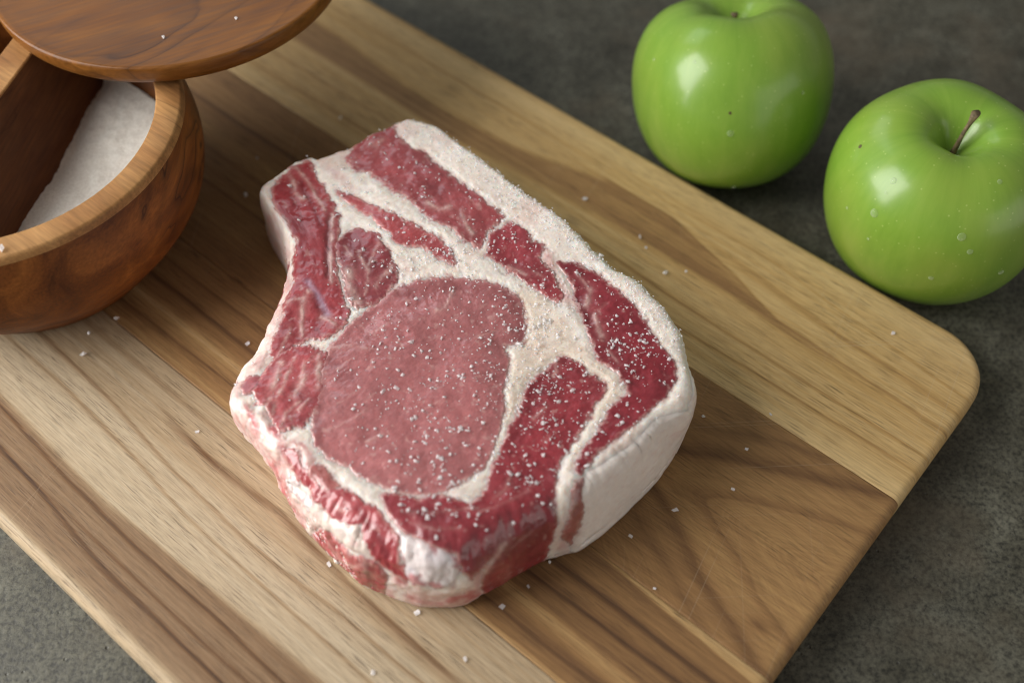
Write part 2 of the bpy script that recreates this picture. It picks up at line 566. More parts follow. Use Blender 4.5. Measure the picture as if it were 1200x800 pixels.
def plank_tone(i, u, v):
    P = np.c_[u, v]
    wob = 0.0012 * fbm(P * (18, 90), 40 + i, 4)
    vv = v + wob
    lazy = 0.003 * fbm(P * (5, 10), 70 + i, 2)
    g = vv + lazy
    if i == 0:
        K = lerp_line(u, [(-.45, .052), (-.27, .0486), (-.207, .0459), (-.189, .0470), (-.113, .0497), (-.02, .053)])
        t = 0.58 - 0.50 * sstep(-0.0013, 0.0013, vv - K)
        t += 0.12 * sstep(.066, .074, vv)
        t += tline(u, vv, [(-.45, .066), (-.2557, .0650), (-.214, .0628), (-.1866, .0597), (-.1, .0590), (-.01, .060)], .0009, .36)
        t += tline(u, vv, [(-.45, .076), (-.274, .0731), (-.238, .071), (-.203, .068), (-.16, .0664), (-.124, .0677), (-.01, .070)], .0010, .40)
        t += tline(u, vv, [(-.22, .0795), (-.198, .0783), (-.178, .0788), (-.163, .0796), (-.13, .0764), (-.08, .075)], .0018, .62, .012) * (0.55 + 0.9 * np.maximum(0, fbm(P * (60, 700), 3, 3) + .25))
        t += tline(u, vv, [(-.45, .039), (-.252, .0368), (-.221, .0343), (-.2, .0321), (-.188, .0312), (-.12, .0305), (-.01, .030)], .0012, .36)
        t += tline(u, vv, [(-.45, .049), (-.266, .0463), (-.2246, .0435), (-.188, .0424), (-.153, .043), (-.122, .042), (-.01, .042)], .0010, .34)
        t += tline(u, vv, [(-.2, .0355), (-.15, .0352), (-.08, .036)], .0008, .22)
        t += tline(u, vv, [(-.33, .0865), (-.26, .087), (-.19, .0862), (-.1, .087)], .0011, .22)
        t -= 0.42 * sstep(.0255, .0215, v)  # paler along the near rounded edge: its highlight painted into the tone
    elif i == 1:
        t = 0.50 + 0.12 * fbm(P * (4, 120), 5, 3)
        t += 0.10 * sstep(-.14, -.05, u)
        E = lerp_line(u, [(-.45, .1335), (-.085, .1335), (-.057, .1318), (-.015, .1292)])
        t -= 0.42 * sstep(-.0004, .0006, vv - E) * sstep(-.10, -.06, u)
        t -= 0.26 * np.exp(-((vv - lerp_line(u, [(-.45, .106), (-.2, .108), (0, .105)])) / .0022) ** 2)
        t += tline(u, vv, [(-.45, .100), (-.2, .1015), (-.1, .1005), (-.01, .101)], .0012, .25)
        t += tline(u, vv, [(-.45, .116), (-.25, .1165), (-.1, .115), (-.01, .117)], .0012, .30)
        t += tline(u, vv, [(-.45, .1235), (-.2, .125), (-.1, .1235), (-.01, .1225)], .0011, .28)
        t -= tline(u, vv, [(-.45, .0955), (-.14, .0958), (-.11, .0948), (-.01, .0945)], .0012, .22)
    elif i == 2:
        k = 2.15
        s = (u + .094) - np.sqrt((k * (v - .171)) ** 2 + .004 ** 2) + 0.012 * fbm(P * (14, 50), 9, 4)
        right = sstep(-.16, -.11, u)
        t = (0.50 + 0.14 * fbm(P * (5, 90), 6, 3)) * (1 - right) + right * (0.52 - 0.10 * sstep(-.004, .012, s))
        t += right * 0.24 * np.exp(-np.where(s > -.0015, (s + .0015) / .0020, (s + .0015) / .0075) ** 2)
        t += right * 0.16 * np.exp(-((s - .026) / .004) ** 2) + right * 0.12 * np.exp(-((s + .024) / .004) ** 2)
        t += 0.24 * np.exp(-(((u + .027) / .0035) ** 2 + ((v - .1455) / .0025) ** 2))
        t -= 0.20 * (1 - right) * np.exp(-((vv - .178) / .004) ** 2)
        t += (1 - right) * (tline(u, vv, [(-.45, .158), (-.3, .160), (-.1, .159)], .0014, .24) + tline(u, vv, [(-.45, .192), (-.3, .190), (-.1, .192)], .0014, .24))
        g = np.where(right > 0.001, s * .55, g)
    else:
        t = 0.15 + 0.06 * fbm(P * (5, 70), 8, 3) + 0 * u
        up = lerp_line(u, [(-.45, .257), (-.314, .256), (-.272, .252), (-.2475, .2518), (-.214, .2536), (-.186, .259), (-.17, .2625), (-.141, .2625), (-.106, .2535), (-.084, .2461), (-.051, .2432), (-.015, .2430)])
        lo = lerp_line(u, [(-.45, .239), (-.298, .2401), (-.236, .2395), (-.163, .2435), (-.133, .2437), (-.099, .2435), (-.082, .2418), (-.051, .2407), (-.015, .2410)])
        inside = np.minimum(up - vv, vv - lo)
        t += 0.34 * sstep(-.0012, .0030, inside)
        t += tline(u, vv, [(-.18, .2622), (-.141, .2622), (-.106, .2533), (-.084, .2459), (-.015, .2428)], .0008, .28)
        t += tline(u, vv, [(-.45, .228), (-.16, .2325), (-.1, .2300), (-.015, .2295)], .0008, .30)
        t += tline(u, vv, [(-.45, .219), (-.2, .2205), (-.1, .2215), (-.015, .2225)], .0009, .32)
        t += tline(u, vv, [(-.45, .268), (-.2, .2675), (-.1, .268), (-.04, .262), (-.015, .259)], .0007, .20)
        t += tline(u, vv, [(-.12, .2610), (-.06, .2545), (-.015, .2520)], .0022, .18)
        t -= 0.14 * np.exp(-((vv - .2755) / .004) ** 2)
        t -= 0.10 * sstep(.2165, .2125, vv)
        g = g + 0.03 * u
    return np.clip(t, 0.02, 1.0), g


PLANK_WOOD = [((0.490, 0.395, 0.270), (0.385, 0.278, 0.165), (0.262, 0.168, 0.094)), ((0.550, 0.405, 0.225), (0.440, 0.275, 0.118)), ((0.540, 0.380, 0.195), (0.430, 0.260, 0.105)), ((0.600, 0.425, 0.205), (0.480, 0.300, 0.115))]


def build_plank(i):
    va, vb = JOINTS[i], JOINTS[i + 1]
    rows = set(np.round(np.arange(va, vb, 0.00055), 6)) | {va, vb}
    for x in (0.00025, 0.0006, 0.0012, 0.002, 0.003, 0.0042):
        rows |= {va + x, vb - x}
    if i == 0:
        rows |= {V0 + RC - RC * math.sin(a) for a in np.linspace(0, math.pi / 2, 26)}
    if i == 3:
        rows |= {V1 - RC + RC * math.sin(a) for a in np.linspace(0, math.pi / 2, 26)}
    rows = np.array(sorted(rows))
    rows = rows[np.r_[True, np.diff(rows) > 5e-5]]
    dv = np.maximum(0, np.maximum(V0 + RC - rows, rows - (V1 - RC)))
    cut = RC - np.sqrt(np.maximum(RC ** 2 - dv ** 2, 0))
    e = np.array([0, .00025, .0006, .001, .0016, .0024, .0034, .0045])
    mid = np.linspace(0, 1, 330)
    a = U0 + cut
    b = U1 - cut
    UU = np.concatenate([a[:, None] + e, (a + .0055)[:, None] + mid * (b - a - .011)[:, None], b[:, None] - e[::-1]], 1)
    VV = np.repeat(rows[:, None], UU.shape[1], 1)
    u, v = UU.ravel(), VV.ravel()
    D = np.maximum(board_sdf(u, v), 0)
    R = 0.0032
    z = -(R - np.sqrt(np.maximum(R * R - (R - np.minimum(D, R)) ** 2, 0)))
    jd = np.full(len(u), 1.0)
    if i > 0:
        jd = np.minimum(jd, v - va)
    if i < 3:
        jd = np.minimum(jd, vb - v)
    z = z - 0.00022 * (1 - sstep(0, .0006, jd)) + 0.00008 * fbm(np.c_[u * 12, v * 60], 90 + i, 3)
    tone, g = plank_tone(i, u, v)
    nr, nc = UU.shape
    r, c = np.meshgrid(np.arange(nr - 1), np.arange(nc - 1), indexing='ij')
    f = np.stack([r * nc + c, r * nc + c + 1, (r + 1) * nc + c + 1, (r + 1) * nc + c], -1).reshape(-1, 4)
    top = np.c_[u, v, z]
    # walls: boundary loop in order, then a step inward at the underside
    loop = np.concatenate([np.arange(nc), np.arange(1, nr) * nc + nc - 1, (nr - 1) * nc + np.arange(nc - 2, -1, -1), np.arange(nr - 2, 0, -1) * nc])
    n0, m = len(top), len(loop)
    eps = 1e-5
    gx = board_sdf(u[loop] + eps, v[loop]) - board_sdf(u[loop] - eps, v[loop])
    gy = board_sdf(u[loop], v[loop] + eps) - board_sdf(u[loop], v[loop] - eps)
    gl = np.hypot(gx, gy) + 1e-12
    edge = (D[loop] < 0.0006)
    inw = np.c_[gx / gl, gy / gl] * edge[:, None]
    # glued faces: pull in 0.04 mm so neighbouring planks never share a plane
    cv = (va + vb) / 2
    top[loop, 1] += np.where(~edge, np.sign(cv - v[loop]) * 0.00004, 0)
    w1 = np.c_[top[loop, :2], np.full(m, -BOARD_T + .0045)]
    w2 = np.c_[top[loop, :2] + inw * .0014, np.full(m, -BOARD_T + .0016)]
    w3 = np.c_[top[loop, :2] + inw * .0045, np.full(m, -BOARD_T)]
    ring = [loop, n0 + np.arange(m), n0 + m + np.arange(m), n0 + 2 * m + np.arange(m)]
    ws = []
    for k in range(3):
        A, B = ring[k], ring[k + 1]
        ws.append(np.stack([np.roll(A, -1), A, B, np.roll(B, -1)], -1))
    bot = top.copy()
    bot[:, 2] = -BOARD_T + 0.0020
    verts = np.concatenate([top, w1, w2, w3])
    tl, gl2 = tone[loop], g[loop]
    tone = np.concatenate([tone, tl, tl, tl])
    g = np.concatenate([g, gl2, gl2, gl2])
    faces = np.concatenate([f] + ws)
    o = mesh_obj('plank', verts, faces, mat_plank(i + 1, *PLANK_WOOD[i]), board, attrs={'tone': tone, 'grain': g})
    return o


plank_labels = ['plank half brown heartwood and half pale sapwood at the near edge', 'narrow brown striped plank',
                'wide dark brown plank with arched grain', 'pale yellow plank with one dark streak at the far edge']
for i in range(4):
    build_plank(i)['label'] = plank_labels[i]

# ------------------------------------------------------------------ salt pot
PC = np.array([-0.1754, 0.2808])
POT_H = 0.060
pot = empty('salt_pot', (PC[0], PC[1], 0.0004))
tag(pot, 'round brown olive wood salt pot with its lid swung open', 'salt pot')
M_out = mat_olive('olive_wood_bowl', (0.280, 0.098, 0.020), (0.160, 0.050, 0.010), (0.075, 0.021, 0.005), (0.018, 0.006, 0.003), 58, (0.2, 1.35, 0.5), 0.52)
M_in = mat_olive('olive_wood_inside', (0.17, 0.070, 0.026), (0.13, 0.050, 0.018), (0.09, 0.032, 0.012), (0.04, 0.015, 0.007), 40, (0, 0.4, 0.2), 0.6)
M_rim = mat_olive('olive_wood_rim', (0.42, 0.225, 0.085), (0.34, 0.170, 0.060), (0.25, 0.112, 0.038), (0.11, 0.044, 0.016), 45, (0.0, 0, -0.9), 0.5, veins=0.5)
M_lid = mat_olive('olive_wood_lid', (0.235, 0.094, 0.017), (0.180, 0.067, 0.012), (0.120, 0.041, 0.008), (0.045, 0.017, 0.007), 30, (0, 0, 1.08), 0.36, (0.4, 0.9, 0), 0.9)
prof = smooth_profile([(0.0, 0.0), (0.040, 0.0), (0.0455, 0.0012), (0.0520, 0.0095), (0.0595, 0.0190), (0.0645, 0.0275), (0.0668, 0.0370), (0.0670, 0.0445), (0.0659, 0.0525), (0.0644, 0.0583)], 110)
v, f = lathe(prof, 160)
inner = smooth_profile([(0.0645 - 0.0006, 0.0583), (0.0560, 0.0583), (0.0558, 0.050), (0.0572, 0.036), (0.0550, 0.022), (0.047, 0.012), (0.030, 0.0075), (0.0, 0.007)], 80)
v2, f2 = lathe(np.concatenate([prof, inner[1:]]), 160)
mesh_obj('bowl', v2, f2, M_out, pot)
# paler turned rim
rp = [(0.0556, 0.0570), (0.0553, 0.0590), (0.0556, 0.0597), (0.0562, 0.0600), (0.0633, 0.0600), (0.0640, 0.0597), (0.06445, 0.0589), (0.0648, 0.0570)]
v, f = lathe(rp, 200)
mesh_obj('rim', v, f, M_rim, pot)
# carved divider between the two compartments: thicker towards the floor
dd = np.array([0.232, 0.973])
dn = np.array([0.973, -0.232])
off = -0.0062
vs, fs = [], []
lev = [(0.0595, 0.0045), (0.0590, 0.0050), (0.052, 0.0062), (0.042, 0.0090), (0.032, 0.0128), (0.022, 0.018), (0.010, 0.026)]
nl = 40
ring_pts = []
for z, hw in lev:
    Ri = 0.0565 if z > 0.03 else (0.0545 if z > 0.02 else 0.046)
    h = math.sqrt(Ri ** 2 - off ** 2)
    a = [off * dn + dn * hw * 1.0 + dd * t for t in np.linspace(-h, h, nl)]
    b = [off * dn - dn * hw * 1.0 + dd * t for t in np.linspace(h, -h, nl)]
    ring_pts.append([(p[0], p[1], z) for p in a + b])
m = 2 * nl
for rr in ring_pts:
    vs += rr
for k in range(len(lev) - 1):
    for j in range(m):
        fs.append((k * m + j, (k + 1) * m + j, (k + 1) * m + (j + 1) % m, k * m + (j + 1) % m))
for j in range(nl - 1):
    fs.append((j, j + 1, m - 2 - j, m - 1 - j))
mesh_obj('divider', vs, fs, M_in, pot, smooth=False)
ce, h = [], math.sqrt(0.0558 ** 2 - off ** 2)
for z, hw in ((0.0592, 0.0052), (0.0598, 0.0051), (0.0600, 0.0047)):
    ce += [tuple(off * dn + dn * hw * sx + dd * h * sy) + (z,) for sx, sy in ((1, -1), (1, 1), (-1, 1), (-1, -1))]
cf = [(k * 4 + j, k * 4 + (j + 1) % 4, k * 4 + 4 + (j + 1) % 4, k * 4 + 4 + j) for k in (0, 1) for j in range(4)] + [(8, 9, 10, 11), (3, 2, 1, 0)]
mesh_obj('divider_edge', ce, cf, M_rim, pot, smooth=False)
# lid, swung round on its pin
LC = np.array([-0.1258, 0.3592])
lp = smooth_profile([(0.0, 0.0606), (0.050, 0.0606), (0.0600, 0.0609), (0.0632, 0.0622), (0.0646, 0.0645), (0.0650, 0.0670)], 60)
lp = np.concatenate([lp, [(0.0651, 0.0684), (0.06495, 0.0693), (0.0644, 0.0697), (0.0632, 0.0696)], smooth_profile([(0.062, 0.06945), (0.050, 0.0690), (0.025, 0.0688), (0.0, 0.0688)], 30)])
v, f = lathe(lp, 220)
v = v + np.array([LC[0] - PC[0], LC[1] - PC[1], 0])
mesh_obj('lid', v, f, M_lid, pot)
pv, pf = lathe([(0.0, 0.050), (0.0035, 0.050), (0.0035, 0.0705), (0.003, 0.0712), (0.0, 0.0713)], 24)
pd = (LC - PC) / np.linalg.norm(LC - PC)
pp = pd * 0.0464 + np.array([-pd[1], pd[0]]) * 0.036
mesh_obj('pivot_pin', pv + np.array([pp[0], pp[1], 0]), pf, M_in, pot)

# salt inside the right-hand compartment
ns, nr = 110, 40
sv, sf, keep = [], [], []
M_bed = mat_salt_bed()
tt = np.linspace(-1, 1, ns)
xs, ys = np.meshgrid(np.linspace(0, 1, nr), tt, indexing='ij')
zs = 0.027
hw = 0.0150
hh = 0.0560 * ys
xl = off + hw - 0.004
along = hh
right = np.sqrt(np.maximum(0.0565 ** 2 - along ** 2, 0))
across = xl + xs * np.maximum(right - xl, 0.0)
X = dn[0] * across + dd[0] * along
Y = dn[1] * across + dd[1] * along
pts2 = np.c_[X.ravel(), Y.ravel()]
Z = zs + 0.0016 * fbm(pts2 * 45, 21, 3) + 0.0009 * fbm(pts2 * 420, 25, 4) + 0.004 * xs.ravel() + 0.0030 * sstep(0, .05, along.ravel())
top = np.c_[pts2, Z]
bot = top.copy()
bot[:, 2] = 0.016
ii, jj = np.meshgrid(np.arange(nr - 1), np.arange(ns - 1), indexing='ij')
f = np.stack([ii * ns + jj, (ii + 1) * ns + jj, (ii + 1) * ns + jj + 1, ii * ns + jj + 1], -1).reshape(-1, 4)
sbed = mesh_obj('salt', top, f, M_bed)
sbed.location = (PC[0], PC[1], 0)
tag(sbed, 'fine white salt filling one half of the wooden pot', 'salt', kind='stuff')

# ------------------------------------------------------------------ apples
M_stem = mat_simple('apple_stem', (0.16, 0.115, 0.055), 0.7, 500, 0.5)
M_drop = mat_water()
M_spot = mat_simple('apple_blemish', (0.09, 0.07, 0.02), 0.6)


def make_apple(label, centre, R, Hh, tilt, seed, stem_len, stem_lean, drops, spots):
    root = empty('green_apple', centre)
    root.rotation_euler = tilt
    tag(root, label, 'apple', 'green apples behind the cutting board')
    # profile from the calyx at the bottom, over the shoulder, into the stem cavity
    pr = smooth_profile([(0.0, -0.80), (0.10, -0.83), (0.22, -0.895), (0.40, -0.90), (0.64, -0.80), (0.84, -0.56), (0.96, -0.25), (1.0, 0.08), (0.970, 0.40), (0.865, 0.66),
                         (0.70, 0.83), (0.52, 0.910), (0.36, 0.905), (0.24, 0.835), (0.145, 0.71), (0.065, 0.61), (0.0, 0.58)], 150)
    nseg = 160
    v, f = lathe(pr, nseg)
    a = np.arctan2(v[:, 1], v[:, 0])
    lobes = 1 + 0.010 * np.cos(5 * a + seed) * sstep(-1.0, 0.2, v[:, 2]) ** 2 * 1.2 + 0.020 * np.cos(a * 2 + seed * 2) + 0.012 * np.cos(3 * a + seed * 3)
    lobes = lobes + 0.012 * fbm(np.c_[np.cos(a), np.sin(a), v[:, 2]] * 1.4 + seed * 5, 33, 2)
    v = v * np.c_[R * lobes, R * lobes, np.full(len(v), Hh)]
    v[:, 2] += 0.010 * Hh * np.cos(5 * a + seed) * sstep(0.4, 0.9, v[:, 2] / Hh)
    mesh_obj('skin', v, f, mat_apple(seed), root)
    # stem
    m = 12
    sv = []
    K = 14
    for k in range(K):
        t = k / (K - 1)
        c = Vector((stem_lean[0] * t * t, stem_lean[1] * t * t, Hh * 0.54 + t * stem_len))
        r = 0.0009 + 0.0002 * math.cos(t * 5) + 0.0006 * max(0, t - 0.82) / 0.18
        for j in range(m):
            an = 2 * math.pi * j / m
            rr = r * (1 + 0.12 * math.sin(3 * an + k))
            sv.append((c.x + rr * math.cos(an), c.y + rr * math.sin(an), c.z))
    sfc = [(k * m + j, k * m + (j + 1) % m, (k + 1) * m + (j + 1) % m, (k + 1) * m + j) for k in range(K - 1) for j in range(m)]
    sfc.append(tuple(range((K - 1) * m, K * m)))
    mesh_obj('stem', sv, sfc, M_stem, root)
    # drops and blemishes on the skin, found along the line of sight
    Mw = Matrix.LocRotScale(Vector(centre), root.rotation_euler, None)
    bv = BVHTree.FromPolygons([Mw @ Vector(p) for p in v.tolist()], f.tolist())
    Mi = Mw.inverted()
    dv, df = lathe([(0.0, -0.3), (0.8, -0.25), (1.0, 0.0), (0.93, 0.3), (0.72, 0.55), (0.40, 0.72), (0.0, 0.78)], 20)
    for kind, lst in (('water_drop', drops), ('blemish', spots)):
        for (px, py, r) in lst:
            o3 = Vector((0, 0, CAM_H))
            d3 = (Vector(at(px, py, 0.0).tolist()) - o3).normalized()
            hit = bv.ray_cast(o3, d3)
            if hit[0] is None:
                continue
            p, nn = Mi @ hit[0], (Mi.to_3x3() @ hit[1]).normalized()
            if nn.dot(Mi.to_3x3() @ d3) > 0:
                nn = -nn
            q = nn.to_track_quat('Z', 'Y').to_matrix()
            flat = 0.55 if kind == 'water_drop' else 0.12
            vv = [p + q @ Vector((x * r, y * r * 1.06, z * r * flat)) for x, y, z in dv.tolist()]
            mesh_obj(kind, [tuple(x) for x in vv], df, M_drop if kind == 'water_drop' else M_spot, root)
    return root


AZ = -BOARD_T - 0.0003
make_apple('green apple with upright woody stem and water drops beside the board corner', (0.1536, 0.2832, AZ + 0.0343), 0.0388, 0.0378,
           (math.radians(1), math.radians(-2), 0.4), 1.3, 0.0185, (0.0050, 0.0015),
           [(1046.8, 212, .0011), (1024.7, 249.7, .0015), (1038, 226, .0006), (1127, 277.7, .0014), (1136.7, 295, .0010), (1171.7, 213, .0008), (1173, 319, .0010), (1091, 325.6, .0009), (1017.7, 280, .0006), (993, 243.8, .0006)],
           [(1008, 171.7, .0007)])
make_apple('green apple tilted back with its short stem almost hidden', (0.0868, 0.3412, AZ + 0.0335), 0.0398, 0.0368,
           (math.radians(-16), math.radians(16), 0.9), 2.7, 0.0105, (0.001, 0.001),
           [(856, 156.6, .0012), (766.6, 70, .0006), (941, 109, .0007), (860, 219, .0010), (814, 73, .0007)], [(855.7, 132.8, .0006)])

# ------------------------------------------------------------------ the chop
ZT = 0.0325                      # height of the cut face
chop = empty('pork_chop', (-0.02, 0.28, 0.0))
tag(chop, 'raw bone-in pork chop with thick white fat, sprinkled with coarse salt', 'chop')

TOP_PX = [(460, 150), (478, 142), (495, 146), (512, 151), (540, 172), (565, 190), (590, 208), (620, 229), (642, 243), (662, 260), (692, 290), (720, 316), (745, 330),
          (760, 347), (775, 362), (790, 380), (799, 397), (802, 414), (805, 428), (809, 445), (809, 460), (803, 474), (792, 481), (768, 489), (738, 516), (707, 540), (686, 554),
          (672, 572), (660, 592), (640, 608), (612, 622), (580, 636), (550, 648), (520, 654), (490, 650), (462, 640), (436, 626), (412, 608), (388, 586), (366, 562), (346, 540), (326, 520),
          (306, 504), (287, 488), (270, 470), (274, 462), (291, 440), (314, 409), (316, 397), (322, 383), (334, 357), (343, 332), (348, 305), (344, 284), (332, 264), (318, 243), (306, 226),
          (318, 212), (330, 202), (345, 192), (364, 185), (371, 190), (385, 184), (410, 175), (435, 161)]
BASE_PX = [(480, 165), (512, 172), (560, 205), (620, 250), (690, 310), (740, 350), (775, 385), (796, 425), (806, 455), (808, 480), (806, 500), (803, 512), (795, 530), (775, 560), (755, 582), (737, 600),
           (707, 627), (682, 644), (665, 649), (642, 656), (630, 662), (600, 678), (575, 692), (545, 709), (527, 712), (490, 711), (460, 702), (445, 696), (420, 686), (400, 667), (382, 652),
           (360, 630), (340, 605), (327, 575), (315, 542), (300, 524), (280, 510), (268, 488), (266, 477), (276, 468), (296, 448), (318, 420), (322, 402), (330, 385), (338, 357), (338, 332),
           (328, 302), (316, 283), (303, 258), (300, 244), (310, 228), (335, 212), (365, 200), (410, 190), (440, 172)]

EYE = [(440, 357), (460, 342), (490, 330), (527, 326), (565, 330), (590, 337), (610, 352), (616, 375), (615, 395), (611, 401), (589, 405), (595, 420), (594, 435), (590, 460), (590, 482), (585, 500),
       (582, 512), (576, 526), (570, 543), (552, 557), (530, 571), (510, 578), (490, 579), (465, 574), (435, 565), (407, 547), (382, 535), (371, 523), (366, 500), (370, 472), (375, 450), (380, 427),
       (386, 407), (405, 387), (424, 370)]
STRIP_A = [(408, 185), (420, 166), (440, 157), (460, 148), (467, 165), (490, 180), (515, 197), (540, 217), (565, 235), (586, 254), (578, 265), (569, 275), (562, 289), (545, 278), (527, 265), (502, 254),
           (490, 240), (465, 222), (440, 207), (425, 200), (411, 192)]
STRIP_B = [(578, 277), (590, 268), (602, 263), (615, 272), (622, 283), (636, 292), (628, 304), (643, 316), (653, 336), (657, 350), (645, 348), (632, 338), (620, 330), (600, 318), (583, 306), (572, 296)]
CAP_C = [(655, 308), (670, 310), (695, 321), (720, 340), (740, 357), (755, 377), (770, 402), (790, 427), (791, 445), (780, 462), (760, 480), (740, 497), (720, 512), (707, 523), (695, 535), (679, 553),
         (676, 549), (681, 534), (695, 515), (711, 494), (716, 478), (727, 469), (738, 464), (735, 450), (725, 437), (702, 422), (697, 405), (692, 390), (684, 370), (673, 352), (675, 337), (667, 322)]
LOWER_D = [(657, 420), (670, 422), (687, 437), (709, 451), (702, 465), (685, 492), (670, 517), (655, 542), (650, 565), (649, 590), (650, 615), (640, 645), (634, 668), (600, 690), (572, 704), (566, 687),
           (570, 668), (585, 648), (592, 636), (570, 655), (552, 676), (543, 668), (538, 648), (515, 640), (492, 628), (478, 622), (465, 612), (452, 592), (447, 580), (462, 580), (490, 586), (515, 582),
           (530, 587), (550, 591), (565, 582), (573, 572), (577, 552), (587, 532), (595, 510), (607, 485), (612, 470), (620, 452), (640, 435)]
SLIVER = [(672, 575), (681, 562), (682, 600), (676, 620), (668, 633), (661, 629), (667, 610), (671, 590)]
RIB_E = [(334, 526), (345, 530), (352, 545), (362, 558), (375, 572), (397, 575), (410, 577), (422, 588), (440, 598), (452, 612), (462, 626), (467, 652), (476, 678), (455, 662), (440, 653), (430, 637),
         (425, 613), (407, 613), (392, 606), (373, 587), (365, 573), (347, 555)]
RIB_F = [(370, 625), (382, 620), (395, 635), (405, 650), (425, 655), (445, 662), (452, 680), (447, 705), (430, 700), (405, 682), (388, 664), (374, 642)]
ISLE = [(364, 552), (368, 547), (376, 547), (382, 553), (392, 562), (396, 569), (390, 573), (381, 570), (372, 560), (366, 558)]
BACK_G = [(322, 420), (335, 412), (355, 407), (378, 410), (382, 420), (377, 450), (373, 475), (360, 493), (336, 501), (327, 505), (315, 483), (313, 470), (303, 471), (300, 458), (311, 440)]
SPOT = [(285, 452), (290, 444), (298, 441), (304, 444), (302, 452), (294, 459), (287, 460)]
BONE_H = [(325, 218), (335, 207), (345, 199), (362, 190), (370, 212), (387, 237), (396, 255), (393, 285), (392, 310), (396, 335), (405, 360), (406, 377), (392, 388), (380, 396), (355, 398), (345, 403),
          (332, 411), (320, 418), (321, 402), (331, 377), (337, 352), (346, 332), (347, 305), (350, 285), (342, 267), (330, 250), (321, 235)]
NUB_I = [(395, 287), (405, 276), (422, 270), (440, 276), (452, 291), (463, 313), (462, 332), (447, 349), (432, 356), (417, 358), (409, 345), (405, 325), (399, 308)]
THIN_J = [(395, 226), (408, 230), (422, 237), (440, 245), (465, 255), (490, 269), (511, 280), (527, 296), (533, 307), (515, 300), (497, 288), (482, 287), (464, 281), (452, 266), (438, 253), (420, 244), (405, 234)]
#        polygon, colour (linear), edge warp px, label
PINK, RED, DEEP = (0.405, 0.138, 0.138), (0.300, 0.038, 0.048), (0.235, 0.020, 0.030)
MUSCLES = [('loin_eye', EYE, PINK, 2.2, 'large round pink loin muscle'), ('muscle', STRIP_A, (0.320, 0.060, 0.065), 3.0, 'long red muscle strip under the far fat'),
           ('muscle', STRIP_B, RED, 3.0, 'short red muscle patch'), ('muscle', CAP_C, DEEP, 2.2, 'deep red cap muscle beside the rind'),
           ('muscle', LOWER_D, (0.285, 0.032, 0.042), 2.2, 'deep red muscle wrapping the near side'), ('muscle', SLIVER, (0.33, 0.10, 0.09), 2.5, None),
           ('muscle', RIB_E, (0.345, 0.042, 0.050), 3.0, None), ('muscle', RIB_F, (0.36, 0.050, 0.060), 3.0, None), ('muscle', ISLE, (0.36, 0.10, 0.09), 2.0, None),
           ('muscle', BACK_G, (0.38, 0.060, 0.068), 3.5, None), ('muscle', SPOT, (0.36, 0.085, 0.095), 1.5, None), ('muscle', BONE_H, (0.330, 0.040, 0.048), 2.5, 'red muscle along the bone end'),
           ('muscle', NUB_I, (0.27, 0.042, 0.050), 3.0, None), ('muscle', THIN_J, (0.40, 0.070, 0.075), 2.2, None)]
BONES = [('bone', [(466, 622), (478, 626), (495, 634), (515, 642), (533, 651), (539, 664), (537, 680), (528, 690), (508, 693), (490, 690), (476, 676), (470, 650)], (0.74, 0.66, 0.64)),
         ('cartilage', [(333, 562), (340, 556), (347, 560), (352, 570), (364, 578), (370, 590), (367, 600), (356, 596), (346, 582), (336, 578)], (0.78, 0.70, 0.68)),
         ('cartilage', [(356, 603), (372, 599), (388, 601), (400, 610), (412, 612), (423, 618), (431, 640), (440, 660), (424, 650), (404, 640), (388, 622), (372, 620), (364, 630), (358, 618)], (0.72, 0.61, 0.54))]
